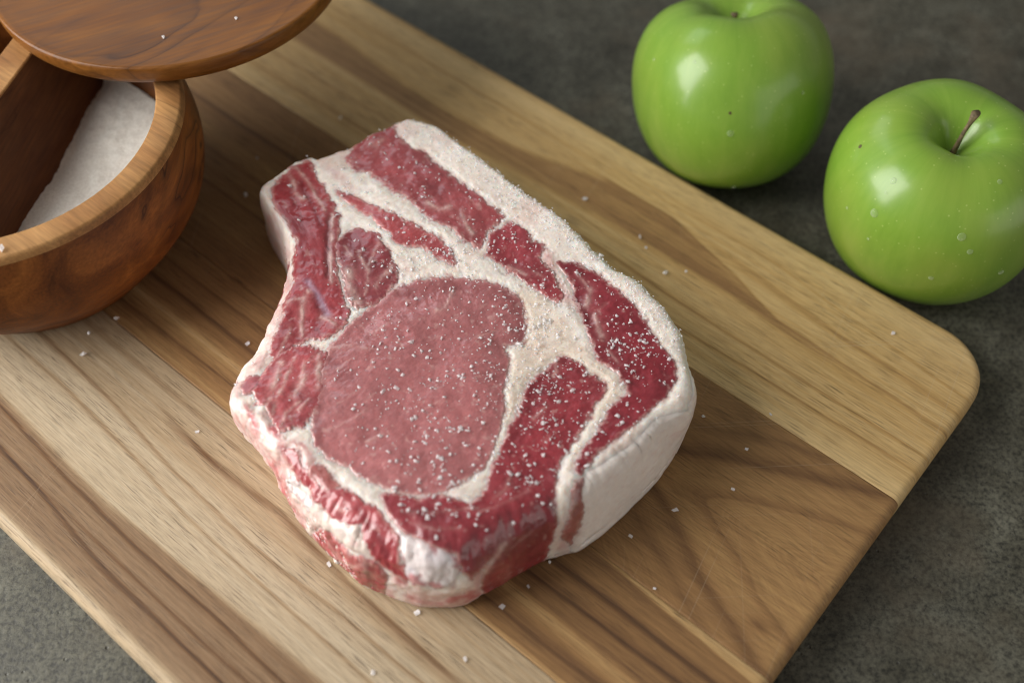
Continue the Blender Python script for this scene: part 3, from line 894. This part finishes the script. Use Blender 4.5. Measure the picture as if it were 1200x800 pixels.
# seams of connective tissue and fat in the lean: polyline, width px, strength
SEAMS = [([(340, 207), (347, 227), (355, 233)], 2.2, .75), ([(347, 197), (360, 212), (372, 232), (382, 247)], 1.8, .6), ([(390, 250), (388, 280), (387, 305), (389, 330)], 2.0, .7),
         ([(362, 342), (355, 355), (354, 375), (355, 393)], 2.4, .75), ([(337, 355), (347, 350), (354, 352), (362, 342)], 2.0, .6), ([(378, 372), (392, 380)], 3.0, .6), ([(340, 385), (334, 402), (327, 412)], 2.0, .55),
         ([(330, 425), (322, 450), (315, 470)], 3.0, .7), ([(345, 420), (335, 445), (322, 470)], 2.2, .6), ([(357, 425), (352, 450), (345, 465)], 2.2, .55), ([(374, 415), (373, 440), (372, 455)], 3.0, .75),
         ([(350, 470), (335, 485), (330, 500)], 2.0, .6), ([(362, 468), (350, 480), (340, 492)], 1.6, .5), ([(358, 440), (352, 452)], 4.0, .7), ([(318, 490), (322, 470), (330, 455)], 2.0, .5),
         ([(521, 362), (527, 352), (530, 343)], 1.8, .6), ([(512, 366), (522, 362)], 2.4, .5), ([(555, 398), (575, 390), (597, 388)], 1.2, .35), ([(386, 408), (405, 406), (430, 409)], 1.6, .4),
         ([(385, 505), (410, 495), (430, 480)], 1.2, .3), ([(420, 380), (440, 395)], 1.2, .25), ([(430, 520), (450, 510)], 1.4, .3),
         ([(692, 338), (690, 350), (686, 358)], 2.4, .6), ([(676, 322), (688, 335), (692, 345)], 1.8, .45), ([(697, 370), (702, 385), (705, 395)], 2.6, .55), ([(712, 410), (722, 425)], 1.4, .3),
         ([(500, 238), (515, 245), (527, 243)], 2.2, .55), ([(540, 248), (545, 262), (553, 275)], 2.2, .6), ([(595, 313), (608, 318), (617, 322)], 1.6, .6), ([(625, 318), (636, 324)], 1.6, .4),
         ([(651, 420), (652, 435), (648, 442)], 2.0, .5), ([(625, 490), (640, 478)], 1.8, .35), ([(598, 560), (590, 575), (578, 585)], 1.6, .3), ([(470, 598), (500, 602), (535, 597), (560, 596)], 1.4, .32),
         ([(480, 612), (510, 620), (540, 618)], 1.2, .3), ([(560, 600), (590, 590), (620, 575)], 1.4, .25), ([(434, 583), (445, 597), (452, 608)], 2.2, .7), ([(392, 590), (398, 597), (405, 600)], 2.6, .55),
         ([(592, 637), (577, 655), (566, 672)], 3.2, .8), ([(624, 622), (600, 640), (580, 652)], 1.2, .25), ([(395, 655), (415, 662), (430, 660)], 2.5, .5), ([(384, 632), (396, 650)], 2.0, .4),
         ([(427, 655), (428, 670)], 2.4, .5), ([(421, 300), (432, 318), (428, 345)], 1.4, .5), ([(445, 285), (435, 300), (430, 318)], 1.4, .4), ([(408, 318), (412, 345), (420, 355)], 4.0, .85),
         ([(440, 335), (452, 320), (460, 312)], 2.2, .6), ([(405, 290), (412, 300)], 1.4, .35), ([(668, 600), (674, 588)], 2.0, .5), ([(433, 168), (441, 172), (447, 166)], 3.0, .35)]
VEIN = [([(360, 330), (372, 345), (380, 360), (384, 367)], 3.8, .45)]
# deeper red folds in the lean
FOLDS = [([(386, 255), (383, 290), (384, 322)], 3.2, .75), ([(352, 215), (366, 240), (376, 262)], 3.0, .5), ([(372, 348), (379, 368), (372, 385)], 6, .6), ([(672, 345), (684, 364), (690, 380)], 6, .6),
         ([(642, 596), (628, 626), (600, 648)], 13, .45), ([(560, 622), (548, 650)], 6, .5), ([(598, 345), (611, 370), (612, 392)], 9, .35), ([(392, 425), (408, 442)], 11, .35), ([(470, 345), (530, 336), (580, 345)], 9, .25),
         ([(420, 597), (440, 620), (454, 648)], 5, .45), ([(430, 660), (437, 688)], 6, .6), ([(503, 214), (511, 220)], 6, .5), ([(345, 455), (362, 470)], 7, .45), ([(410, 285), (425, 300), (440, 310)], 8, .4),
         ([(340, 225), (350, 250), (356, 275)], 5, .35), ([(630, 455), (615, 490), (600, 530)], 8, .3), ([(775, 425), (780, 450)], 9, .35), ([(440, 585), (480, 600), (540, 605)], 6, .3)]
# pink and red stains on the fat
STAINS = [([(640, 300), (652, 330), (664, 350)], 7, .55), ([(378, 192), (395, 205), (412, 222)], 5, .35), ([(318, 255), (330, 280), (337, 300)], 7, .45), ([(276, 488), (305, 518), (318, 545), (327, 575)], 9, .7),
          ([(290, 475), (298, 490), (303, 505)], 4, .8), ([(277, 470), (284, 480)], 5, .45), ([(330, 580), (345, 605), (365, 630)], 8, .55), ([(318, 500), (330, 520), (342, 548)], 8, .85), ([(660, 640), (668, 615), (672, 600)], 9, .45),
          ([(525, 705), (545, 700), (560, 690)], 6, .5), ([(480, 690), (500, 700)], 5, .4), ([(474, 668), (490, 690)], 4, .55), ([(510, 668), (520, 676)], 4, .6), ([(604, 300), (630, 320)], 5, .2),
          ([(352, 520), (362, 530), (368, 545)], 4, .7), ([(310, 485), (322, 505)], 5, .5), ([(650, 575), (648, 600)], 4, .3), ([(355, 592), (350, 580)], 4, .5), ([(690, 560), (712, 545), (735, 525)], 2, .5),
          ([(270, 468), (290, 445), (312, 415)], 8, .42), ([(300, 240), (310, 270), (328, 302), (336, 332), (334, 358), (322, 388), (316, 405)], 9, .50), ([(322, 545), (332, 585), (352, 620), (380, 650)], 15, .95), ([(380, 655), (420, 685), (455, 700)], 11, 1.0), ([(440, 610), (455, 640), (470, 680)], 10, .95),
          ([(480, 700), (520, 705), (560, 695)], 9, .95), ([(545, 650), (560, 670), (560, 690)], 8, .7), ([(345, 520), (360, 545), (400, 585)], 6, .6), ([(495, 655), (520, 668), (530, 685)], 5, .6)]

NTH, NTOP, NSIDE, NBOT = 1040, 205, 72, 10
C0 = at(545, 425, ZT)[:2]


def outline(px, z, nth):
    p = at(np.array(px)[:, 0], np.array(px)[:, 1], z)[:, :2] - C0
    q = np.concatenate([p, p[:1]])
    s = np.r_[0, np.cumsum(np.hypot(*np.diff(q, axis=0).T))]
    # dense, lightly smoothed, then by angle
    m = 2400
    ss = np.linspace(0, s[-1], m, endpoint=False)
    d = np.stack([np.interp(ss, s, q[:, 0]), np.interp(ss, s, q[:, 1])], -1)
    kern = np.hanning(23)
    kern /= kern.sum()
    d = np.stack([np.convolve(np.r_[d[-40:, k], d[:, k], d[:40, k]], kern, 'same')[40:-40] for k in (0, 1)], -1)
    a = np.arctan2(d[:, 1], d[:, 0])
    r = np.hypot(*d.T)
    order = np.argsort(a)
    a, r = a[order], r[order]
    th = np.linspace(-math.pi, math.pi, nth, endpoint=False)
    return th, np.interp(th, np.r_[a - 2 * math.pi, a, a + 2 * math.pi], np.r_[r, r, r])


th, rt = outline(TOP_PX, ZT - 0.0015, NTH)
_, rb = outline(BASE_PX, 0.004, NTH)
ct, st_ = np.cos(th), np.sin(th)
ragged = 0.0007 * fbm(np.c_[ct * 30, st_ * 30], 50, 4)
back = sstep(0, 0.16, th - math.atan2(*(at(809, 452, ZT)[:2] - C0)[::-1])) * (1 - sstep(-0.10, 0.04, th - math.atan2(*(at(312, 220, ZT)[:2] - C0)[::-1])))
rb = rb * (1 - back) + (rt - 0.004) * back
a_l, a_r = math.atan2(*(at(352, 560, ZT)[:2] - C0)[::-1]), math.atan2(*(at(676, 572, ZT)[:2] - C0)[::-1])
ER = 0.0034 + 0.0068 * sstep(-0.05, 0.40, th - a_l) * (1 - sstep(-0.22, 0.02, th - a_r))
rows = []
for j in range(NTOP + 1):
    r = (rt - ER) * (1e-4 + (1 - 1e-4) * (j / NTOP))
    rows.append(np.stack([C0[0] + r * ct, C0[1] + r * st_, np.full(NTH, ZT)], -1))
soft = (ER - 0.0034) / 0.0068                      # 1 where the near shoulder rolls over gently
B0r, B0z = rt - ER, np.full(NTH, ZT)
B1r, B1z = rt + (0.05 + 0.25 * soft) * np.maximum(rb - rt, 0) + 0.0012 * (1 - soft), np.full(NTH, ZT)
B2r, B2z = rt + (0.35 + 0.65 * soft) * (rb - rt) + 0.0030, ZT * (0.88 - 0.28 * soft)
B3r, B3z = rb - 0.0018, np.full(NTH, 0.0004)
for j in range(1, NSIDE + 1):
    w = j / NSIDE
    k0, k1, k2, k3 = (1 - w) ** 3, 3 * w * (1 - w) ** 2, 3 * w * w * (1 - w), w ** 3
    r = k0 * B0r + k1 * B1r + k2 * B2r + k3 * B3r + ragged * float(sstep(0, .25, w) * (1 - sstep(.35, .8, w)))
    rows.append(np.stack([C0[0] + r * ct, C0[1] + r * st_, k0 * B0z + k1 * B1z + k2 * B2z + k3 * B3z], -1))
for j in range(1, NBOT + 1):
    q = 1 - j / NBOT * 0.999
    r = (rb - 0.0018) * q
    rows.append(np.stack([C0[0] + r * ct, C0[1] + r * st_, np.full(NTH, 0.0004)], -1))
G = np.array(rows)                                   # rows x NTH x 3
NR = len(G)


def grid_normals(G):
    dth = np.roll(G, -1, 1) - np.roll(G, 1, 1)
    dr = np.gradient(G, axis=0)
    n = np.cross(dr, dth)
    n /= np.linalg.norm(n, axis=-1, keepdims=True) + 1e-15
    return n


N = grid_normals(G)
N[0] = (0, 0, 1)
P = G.reshape(-1, 3)
Nn = N.reshape(-1, 3)
top_mask = (np.arange(NR) <= NTOP + NSIDE)[:, None].repeat(NTH, 1).ravel()
# large undulation of the cut face and lumps
und = 0.0013 * fbm(P * 38, 60, 3) + 0.00034 * fbm(P * 150, 61, 3)
und = und * (np.arange(NR) <= NTOP + NSIDE - 6)[:, None].repeat(NTH, 1).ravel()
pj = proj(P)
torn = np.exp(-(seg_dist(pj, [(290, 500), (330, 560), (370, 610), (420, 650), (480, 670), (540, 675)], False) / 34) ** 2)
ridge = 1 - np.abs(fbm(P * 115, 62, 3)) * 3.2
und = und + torn * (0.0006 * np.clip(ridge, -0.6, 1) + 0.0008 * fbm(P * 330, 63, 4)) * (np.arange(NR) <= NTOP + NSIDE - 6)[:, None].repeat(NTH, 1).ravel()
P = P + Nn * und[:, None]
G = P.reshape(NR, NTH, 3)
Nn = grid_normals(G).reshape(-1, 3)
Nn[:NTH] = (0, 0, 1)
# place on the photo's cut pattern; the far walls continue the pattern of the edge above them
PX = proj(P)
face = (Nn * (np.array([0, 0, CAM_H]) - P)).sum(1) / np.linalg.norm(np.array([0, 0, CAM_H]) - P, axis=1)
rim_px = PX.reshape(NR, NTH, 2)[NTOP + 6]
hid = (sstep(0.16, 0.04, face) * ((np.arange(NR) > NTOP + 6)[:, None].repeat(NTH, 1).ravel()))[:, None]
PXl = PX * (1 - hid) + np.tile(rim_px, (NR, 1)) * hid
warp = np.stack([fbm(P * 420, 1, 4), fbm(P * 420, 2, 4)], -1) + 0.6 * np.stack([fbm(P * 1500, 3, 3), fbm(P * 1500, 4, 3)], -1)

wlow = fbm(P * 90, 10, 3)
fine = fbm(P * 700, 11, 4)
fat = np.array([0.83, 0.748, 0.672]) * np.ones((len(P), 3))
fat = fat + (np.array([0.72, 0.53, 0.47]) - fat) * (0.45 * sstep(0.05, 0.6, wlow))[:, None]
fat = fat + (np.array([0.87, 0.815, 0.760]) - fat) * (0.7 * sstep(0.0, 0.5, fbm(P * 240, 12, 3)))[:, None]
fat = fat * (1 + 0.07 * fine)[:, None]
# the creamier band between loin eye and cap
cream = signed(PXl, [(600, 335), (640, 345), (680, 400), (730, 445), (725, 470), (690, 500), (655, 590), (640, 640), (660, 590), (665, 545), (700, 470), (660, 420), (625, 440), (595, 500), (560, 570), (590, 500), (600, 420), (618, 390)])
fat = fat + (np.array([0.70, 0.57, 0.45]) - fat) * (0.55 * sstep(-4, 6, cream))[:, None]
sds = []
for nm, poly, colr, wpx, lab in MUSCLES:
    sds.append(signed(PXl + warp * wpx * 1.8, poly) + (0.6 if nm == 'loin_eye' else 1.8))
stain = np.zeros(len(P))
stn = fbm(P * 330, 14, 4)
for pl, w, k in STAINS:
    d = seg_dist(PXl + warp * 3, pl, False)
    stain = np.maximum(stain, k * np.exp(-(d / w) ** 2) * (0.85 + 0.75 * stn))
near = np.max(np.stack(sds), 0)
fineB = fbm(P * 950, 19, 3)
stain = np.maximum(stain, 0.62 * sstep(-5.5, 0.5, near + 2.2 * fineB) ** 1.6)
stain = np.maximum(stain, 0.70 * sstep(-0.6, 1.2, near + 5.0 * fineB) * (near < 0))
fat = fat + (np.array([0.47, 0.11, 0.12]) - fat) * np.clip(stain, 0, .95)[:, None]
seam = np.zeros(len(P))
for pl, w, k in SEAMS:
    d = seg_dist(PXl + warp * 2.2, pl, False)
    seam = np.maximum(seam, k * np.exp(-(d / w) ** 2) + 0.35 * k * np.exp(-(d / (w * 2.6)) ** 2))
seam = seam * np.clip(0.62 + 0.75 * fbm(P * 330, 18, 3), 0.1, 1.0)
fold = np.zeros(len(P))
for pl, w, k in FOLDS:
    fold = np.maximum(fold, k * np.exp(-(seg_dist(PXl + warp * 2.5, pl, False) / w) ** 2))
vein = np.zeros(len(P))
for pl, w, k in VEIN:
    vein = np.maximum(vein, k * np.exp(-(seg_dist(PXl + warp * 1.2, pl, False) / w) ** 2))

i, j = np.meshgrid(np.arange(NR - 1), np.arange(NTH), indexing='ij')
j2 = (j + 1) % NTH
FACES = np.stack([i * NTH + j, (i + 1) * NTH + j, (i + 1) * NTH + j2, i * NTH + j2], -1).reshape(-1, 4)
flen = (NTOP + NSIDE - 2) * NTH

M_fat = mat_flesh('pork_fat', 0.38, 0.85, (1.0, 0.72, 0.55), 0.30, 0.20, 900, 0.05)
M_meat = mat_flesh('pork_lean', 0.40, 0.30, (1.0, 0.28, 0.20), 0.80, 0.24, 600, 0.085)
M_rind = mat_flesh('pork_rind', 0.46, 0.5, (1.0, 0.75, 0.6), 0.25, 0.09, 500, 0.03)
M_bone = mat_flesh('pork_bone', 0.36, 0.35, (0.9, 0.7, 0.65), 0.22, 0.2, 600, 0.06)

body_off = 0.00012 * fbm(P * 650, 15, 3) - 0.0005 * sstep(3, 9, near) + 0.00030 * sstep(-2.5, -9, near)
body = P + Nn * (body_off * (PX[:, 1] > -1e9) * top_mask)[:, None]
ob = mesh_obj('fat', body - np.array([-0.02, 0.28, 0]), FACES, M_fat, chop, color=np.clip(fat, .01, .9))
ob['label'] = 'white fat around and between the red muscles'

mfac = 0.00030                                        # metres per photo pixel on the cut face
vis = (face > 0.03) | (np.arange(len(P)) < (NTOP + 14) * NTH)
dark = fbm(P * 75, 31, 3) + 0.5 * fbm(P * 260, 32, 3)
fib = fbm(np.c_[(P[:, 0] * .77 + P[:, 1] * .64) * 160, (-P[:, 0] * .64 + P[:, 1] * .77) * 620], 33, 4)
flecks = sstep(0.36, 0.60, fbm(P * 560, 35, 3)) * 0.30
lump = 0.00026 * fbm(P * 420, 36, 3)
for (nm, poly, colr, wpx, lab), sd in zip(MUSCLES, sds):
    fsub = FACES[:flen]
    m = ((sd > -4.5) & vis)[fsub].all(1)
    fsub = fsub[m]
    if not len(fsub):
        continue
    base = np.array(colr)
    col = base * np.ones((len(P), 3))
    col = col * (1 + (0.20 if nm == 'loin_eye' else 0.34) * dark + 0.08 * fine)[:, None]
    # marbling, fibres and pale flecks
    marb = sstep(0.30, 0.62, fib) * (0.26 if nm == 'loin_eye' else 0.10)
    col = col + (np.array([0.13, 0.010, 0.016]) - col) * fold[:, None]
    mixk = np.clip(np.maximum(np.maximum(marb, flecks), seam), 0, 0.92)
    edge = 1 - sstep(-2.0, 3.2, sd + 2.6 * fineB)
    mixk = np.maximum(mixk, 0.62 * edge)
    col = col + (np.array([0.66, 0.46, 0.41]) - col) * mixk[:, None]
    col = col + (np.array([0.44, 0.36, 0.48]) - col) * vein[:, None]
    rim_dark = np.exp(-((sd - 6) / 4) ** 2)
    col = col * (1 - 0.08 * rim_dark)[:, None]
    offm = np.clip((sd + 1.2) * mfac * 0.5, -0.0012, 0.00025) + lump * (0.5 if nm == 'loin_eye' else 1.0) + 0.00018 * seam - 0.00045 * fold
    if nm == 'loin_eye':
        offm = offm + 0.0006 * sstep(0, 40, sd)
    vv, ff, used = shell_from(P, Nn, fsub, offm, 0.0028, 0.0008)
    cc = np.concatenate([col[used], col[used]])
    o = mesh_obj(nm, vv - np.array([-0.02, 0.28, 0]), ff, M_meat, chop, color=np.clip(cc, .005, .9))
    if lab:
        o['label'] = lab
for nm, poly, colr in BONES:
    sd = signed(PXl + warp * 1.8, poly)
    m = ((sd > -4) & vis)[FACES[:flen]].all(1)
    col = np.array(colr) * np.ones((len(P), 3))
    blue = sstep(0.05, 0.5, fbm(P * 230, 41, 3)) if nm == 'bone' else 0.4 * sstep(0.1, 0.5, fbm(P * 200, 42, 3))
    col = col + (np.array([0.60, 0.55, 0.60]) - col) * (blue * 0.5)[:, None]
    red = sstep(0.08, 0.42, fbm(P * 300, 43, 4)) * (0.75 if nm == 'bone' else 0.55) + 0.7 * (1 - sstep(-1, 4, sd)) * (0.5 + 0.5 * fine)
    col = col + (np.array([0.42, 0.10, 0.11]) - col) * np.clip(red, 0, .8)[:, None]
    offm = np.clip(sd * mfac * 0.35, -0.0012, 0.0008) + 0.0005 * fbm(P * 300, 44, 3)
    vv, ff, used = shell_from(P, Nn, FACES[:flen][m], offm, 0.0025, 0.0008)
    cc = np.concatenate([col[used], col[used]])
    mesh_obj(nm, vv - np.array([-0.02, 0.28, 0]), ff, M_bone, chop, color=np.clip(cc, .01, .9))

# rind: the smooth skin along the outer side, from the crease down to the board
side_w = ((np.arange(NR) - NTOP) / NSIDE)[:, None].repeat(NTH, 1).ravel()
thg = np.tile(th, NR)
p0 = at(686, 556, ZT)[:2] - C0
p1 = at(470, 146, ZT)[:2] - C0
a0, a1 = math.atan2(p0[1], p0[0]), math.atan2(p1[1], p1[0])
crease = signed(PXl + warp * 1.2, [(806, 476), (792, 479), (770, 487), (740, 516), (707, 541), (686, 553), (681, 575), (683, 600), (678, 625), (660, 650), (660, 720), (900, 720), (900, 476)])
skin = np.where(thg < math.atan2(*(at(806, 470, ZT)[:2] - C0)[::-1]), crease, np.minimum((side_w - 0.30) * 90, 40))
skin = np.where((thg > a1) | (thg < a0 - 0.35), -50, skin)
m = (skin > -3)[FACES[:flen + NTH]].all(1)
colr = np.array([0.83, 0.745, 0.685]) * np.ones((len(P), 3)) * (1 + 0.04 * fine + 0.06 * wlow)[:, None]
colr = colr + (np.array([0.60, 0.40, 0.36]) - colr) * (0.5 * (1 - sstep(-1, 3, skin)))[:, None]
colr = colr + (np.array([0.70, 0.50, 0.45]) - colr) * (0.45 * sstep(0.0, 0.5, fbm(P * 60, 81, 3)) + 0.30 * sstep(0.30, 0.5, fbm(P * (260, 260, 900), 82, 3)))[:, None]
offr = np.clip(skin * mfac * 0.45, -0.0010, 0.0009) + 0.00035 * fbm(P * 90, 83, 3) + 0.00010 * fbm(P * 500, 84, 3)
vv, ff, used = shell_from(P, Nn, FACES[:flen + NTH][m], offr, 0.002, 0.0006)
o = mesh_obj('rind', vv - np.array([-0.02, 0.28, 0]), ff, M_rind, chop, color=np.clip(np.concatenate([colr[used]] * 2), .01, .9))
o['label'] = 'smooth cream rind along the side'

# ------------------------------------------------------------------ salt crystals
rng = np.random.default_rng(11)
BOX = np.array([(-1, -1, -1), (1, -1, -1), (1, 1, -1), (-1, 1, -1), (-1, -1, 1), (1, -1, 1), (1, 1, 1), (-1, 1, 1)], float)
BF = np.array([(0, 3, 2, 1), (4, 5, 6, 7), (0, 1, 5, 4), (1, 2, 6, 5), (2, 3, 7, 6), (3, 0, 4, 7)])


def crystal(size):
    s = size * rng.uniform(0.55, 1.15, 3) * np.array([1.1, 0.8, 0.5])
    v = BOX * s / 2 * rng.uniform(0.35, 1.15, (8, 3))
    ax = rng.normal(size=3)
    ax /= np.linalg.norm(ax)
    q = Matrix.Rotation(rng.uniform(0, 6.28), 3, 'Z') @ Matrix.Rotation(rng.normal() * 0.45, 3, 'X') @ Matrix.Rotation(rng.normal() * 0.45, 3, 'Y')
    return v @ np.array(q).T


M_crystal = mat_salt('salt_crystal', 0.54, 0.12)
cand = np.where((np.arange(NR * NTH) < (NTOP + 20) * NTH) & (Nn[:, 2] > 0.6))[0]
cell = np.hypot(*(P[cand, :2] - C0).T) + 1e-4
px = PX[cand]


def blob(cx, cy, sx, sy, k):
    return k * np.exp(-(((px[:, 0] - cx) / sx) ** 2 + ((px[:, 1] - cy) / sy) ** 2))


lean = near[cand]
dens = 0.45 + blob(515, 430, 85, 105, 3.8) + blob(740, 400, 40, 50, 1.9) + blob(505, 305, 45, 18, 2.5) + blob(645, 390, 30, 40, 1.6) + blob(650, 480, 60, 60, 1.0) \
    + blob(520, 540, 40, 40, 1.3) + blob(590, 270, 60, 50, 1.0) + blob(470, 190, 50, 40, 0.7) + blob(660, 260, 60, 60, 0.6) + blob(600, 545, 50, 50, 0.9)
dens = dens * (1 - 0.75 * sstep(420, 370, px[:, 0])) * (1 - 0.75 * sstep(600, 660, px[:, 1]))
clump = np.clip(0.6 + 1.1 * fbm(P[cand] * 130, 77, 3), 0.1, 2)
w = cell * dens * clump
w /= w.sum()
allv, allf, base = [], [], 0
pick = rng.choice(cand, 3600, p=w)
# a finer dusting along the far fat edge and over the fat beside the eye
edge_px = np.exp(-(seg_dist(px, [(490, 155), (560, 195), (640, 250), (700, 305), (750, 345), (785, 390)], False) / 13) ** 2) + blob(505, 305, 45, 16, 1.2) + blob(640, 380, 26, 36, 0.8)
w2 = cell * edge_px
pick = np.concatenate([pick, rng.choice(cand, 1300, p=w2 / w2.sum())])
for k, idx in enumerate(pick):
    if k < 520:
        size = rng.uniform(0.0009, 0.0018)
    elif k < 1350:
        size = rng.uniform(0.0006, 0.0012)
    else:
        size = rng.uniform(0.00025, 0.00065)
    if k >= 3600:
        size = rng.uniform(0.00030, 0.00085)
    v = crystal(size)
    nz = Vector(Nn[idx].tolist())
    q = np.array(nz.to_track_quat('Z', 'Y').to_matrix())
    jitter = rng.normal(size=3) * 0.0004
    allv.append(v @ q.T + P[idx] + jitter + Nn[idx] * (size * 0.16 + 0.0004))
    allf.append(BF + base)
    base += 8
sc = mesh_obj('salt_crystals', np.concatenate(allv), np.concatenate(allf), M_crystal, smooth=False)
tag(sc, 'coarse white salt crystals sprinkled over the top of the chop', 'salt', kind='stuff')

# loose grains that can be told apart on the wood
GRAINS = [(136.5, 373, 'salt grain beside the pot, uppermost of the three near its foot'), (103.5, 389, 'middle one of three salt grains near the foot of the pot'), (97, 414.6, 'salt grain in front of the pot, lowest of three there'),
          (290, 401, 'lone salt grain on the brown plank close to the narrow waist of the chop'), (231, 504, 'lone faint salt grain on the pale plank near the pointed corner of the chop'),
          (757, 289, 'nearer of a close pair of salt grains on the dark streak behind the chop'), (750, 277.5, 'farther of a close pair of salt grains on the dark streak behind the chop'),
          (804, 316.5, 'salt grain on the dark streak, nearer the board corner than the close pair'), (780, 319, 'faint salt grain on pale wood between the chop and the dark streak'),
          (825, 486.5, 'salt grain on the dark plank close to the rounded end of the chop'), (904, 484, 'salt grain on the joint between the pale far plank and the dark plank'),
          (875, 525, 'farther of two salt grains in the middle of the dark plank'), (859, 572.5, 'nearer of two salt grains in the middle of the dark plank'),
          (1047, 389, 'salt grain near the rounded board corner beside the apple'), (791, 597, 'salt grain on the dark arched grain line below the rind'),
          (588, 710, 'salt grain in front of the deep red side, farther from the rind of two'), (619, 685, 'salt grain in front of the deep red side, nearer the rind of two'),
          (767, 688, 'salt grain on the pale joint line in front of the dark plank'), (739, 627.5, 'salt grain on the dark plank just below the rind'),
          (644, 657, 'salt grain touching the foot of the chop where rind meets red meat'), (545, 771, 'salt grain on the brown plank at the very bottom of the picture'),
          (489, 716, 'salt grain touching the foot of the chop below the white bone'), (385, 659, 'salt grain touching the torn red side of the chop'),
          (437, 787, 'salt grain on the pale plank at the very bottom of the picture'), (399, 138, 'blurred salt grain on the board between the pot lid and the chop'),
          (301, 184, 'blurred salt grain in the shade of the pot, farther of two'), (288, 228, 'blurred salt grain in the shade of the pot, nearer of two'),
          (686, 232, 'blurred salt grain on the wood close behind the far fat edge')]
protos = []
for k in range(6):
    v = crystal(1.0)
    me = bpy.data.meshes.new('salt_grain')
    me.from_pydata([tuple(x) for x in v.tolist()], [], BF.tolist())
    me.materials.append(M_crystal)
    protos.append((me, -v[:, 2].min()))
for k, (x, y, lab) in enumerate(GRAINS):
    me, lift = protos[k % 6]
    o = bpy.data.objects.new('salt_grain', me)
    COL.objects.link(o)
    sz = float(rng.uniform(0.0012, 0.0020))
    q = at(x, y, 0.001)
    o.location = (q[0], q[1], lift * sz - 0.00005)
    o.scale = (sz, sz, sz)
    o.rotation_euler = (0, 0, float(rng.uniform(0, 6.28)))
    tag(o, lab, 'salt grain', 'loose salt grains on the board')
for (x, y, z, sz, lab) in ((3, 293, 0.0604, 0.0022, 'white salt grain on the pale rim of the pot'), (277, 23, 0.0692, 0.0012, 'tiny salt grain on the pot lid nearer its dark grain swirl'), (192, 45, 0.0692, 0.0012, 'tiny salt grain on the middle of the pot lid')):
    me, lift = protos[2]
    o = bpy.data.objects.new('salt_grain', me)
    COL.objects.link(o)
    q = at(x, y, z)
    o.location = (q[0], q[1], z + lift * sz)
    o.scale = (sz, sz, sz)
    tag(o, lab, 'salt grain')
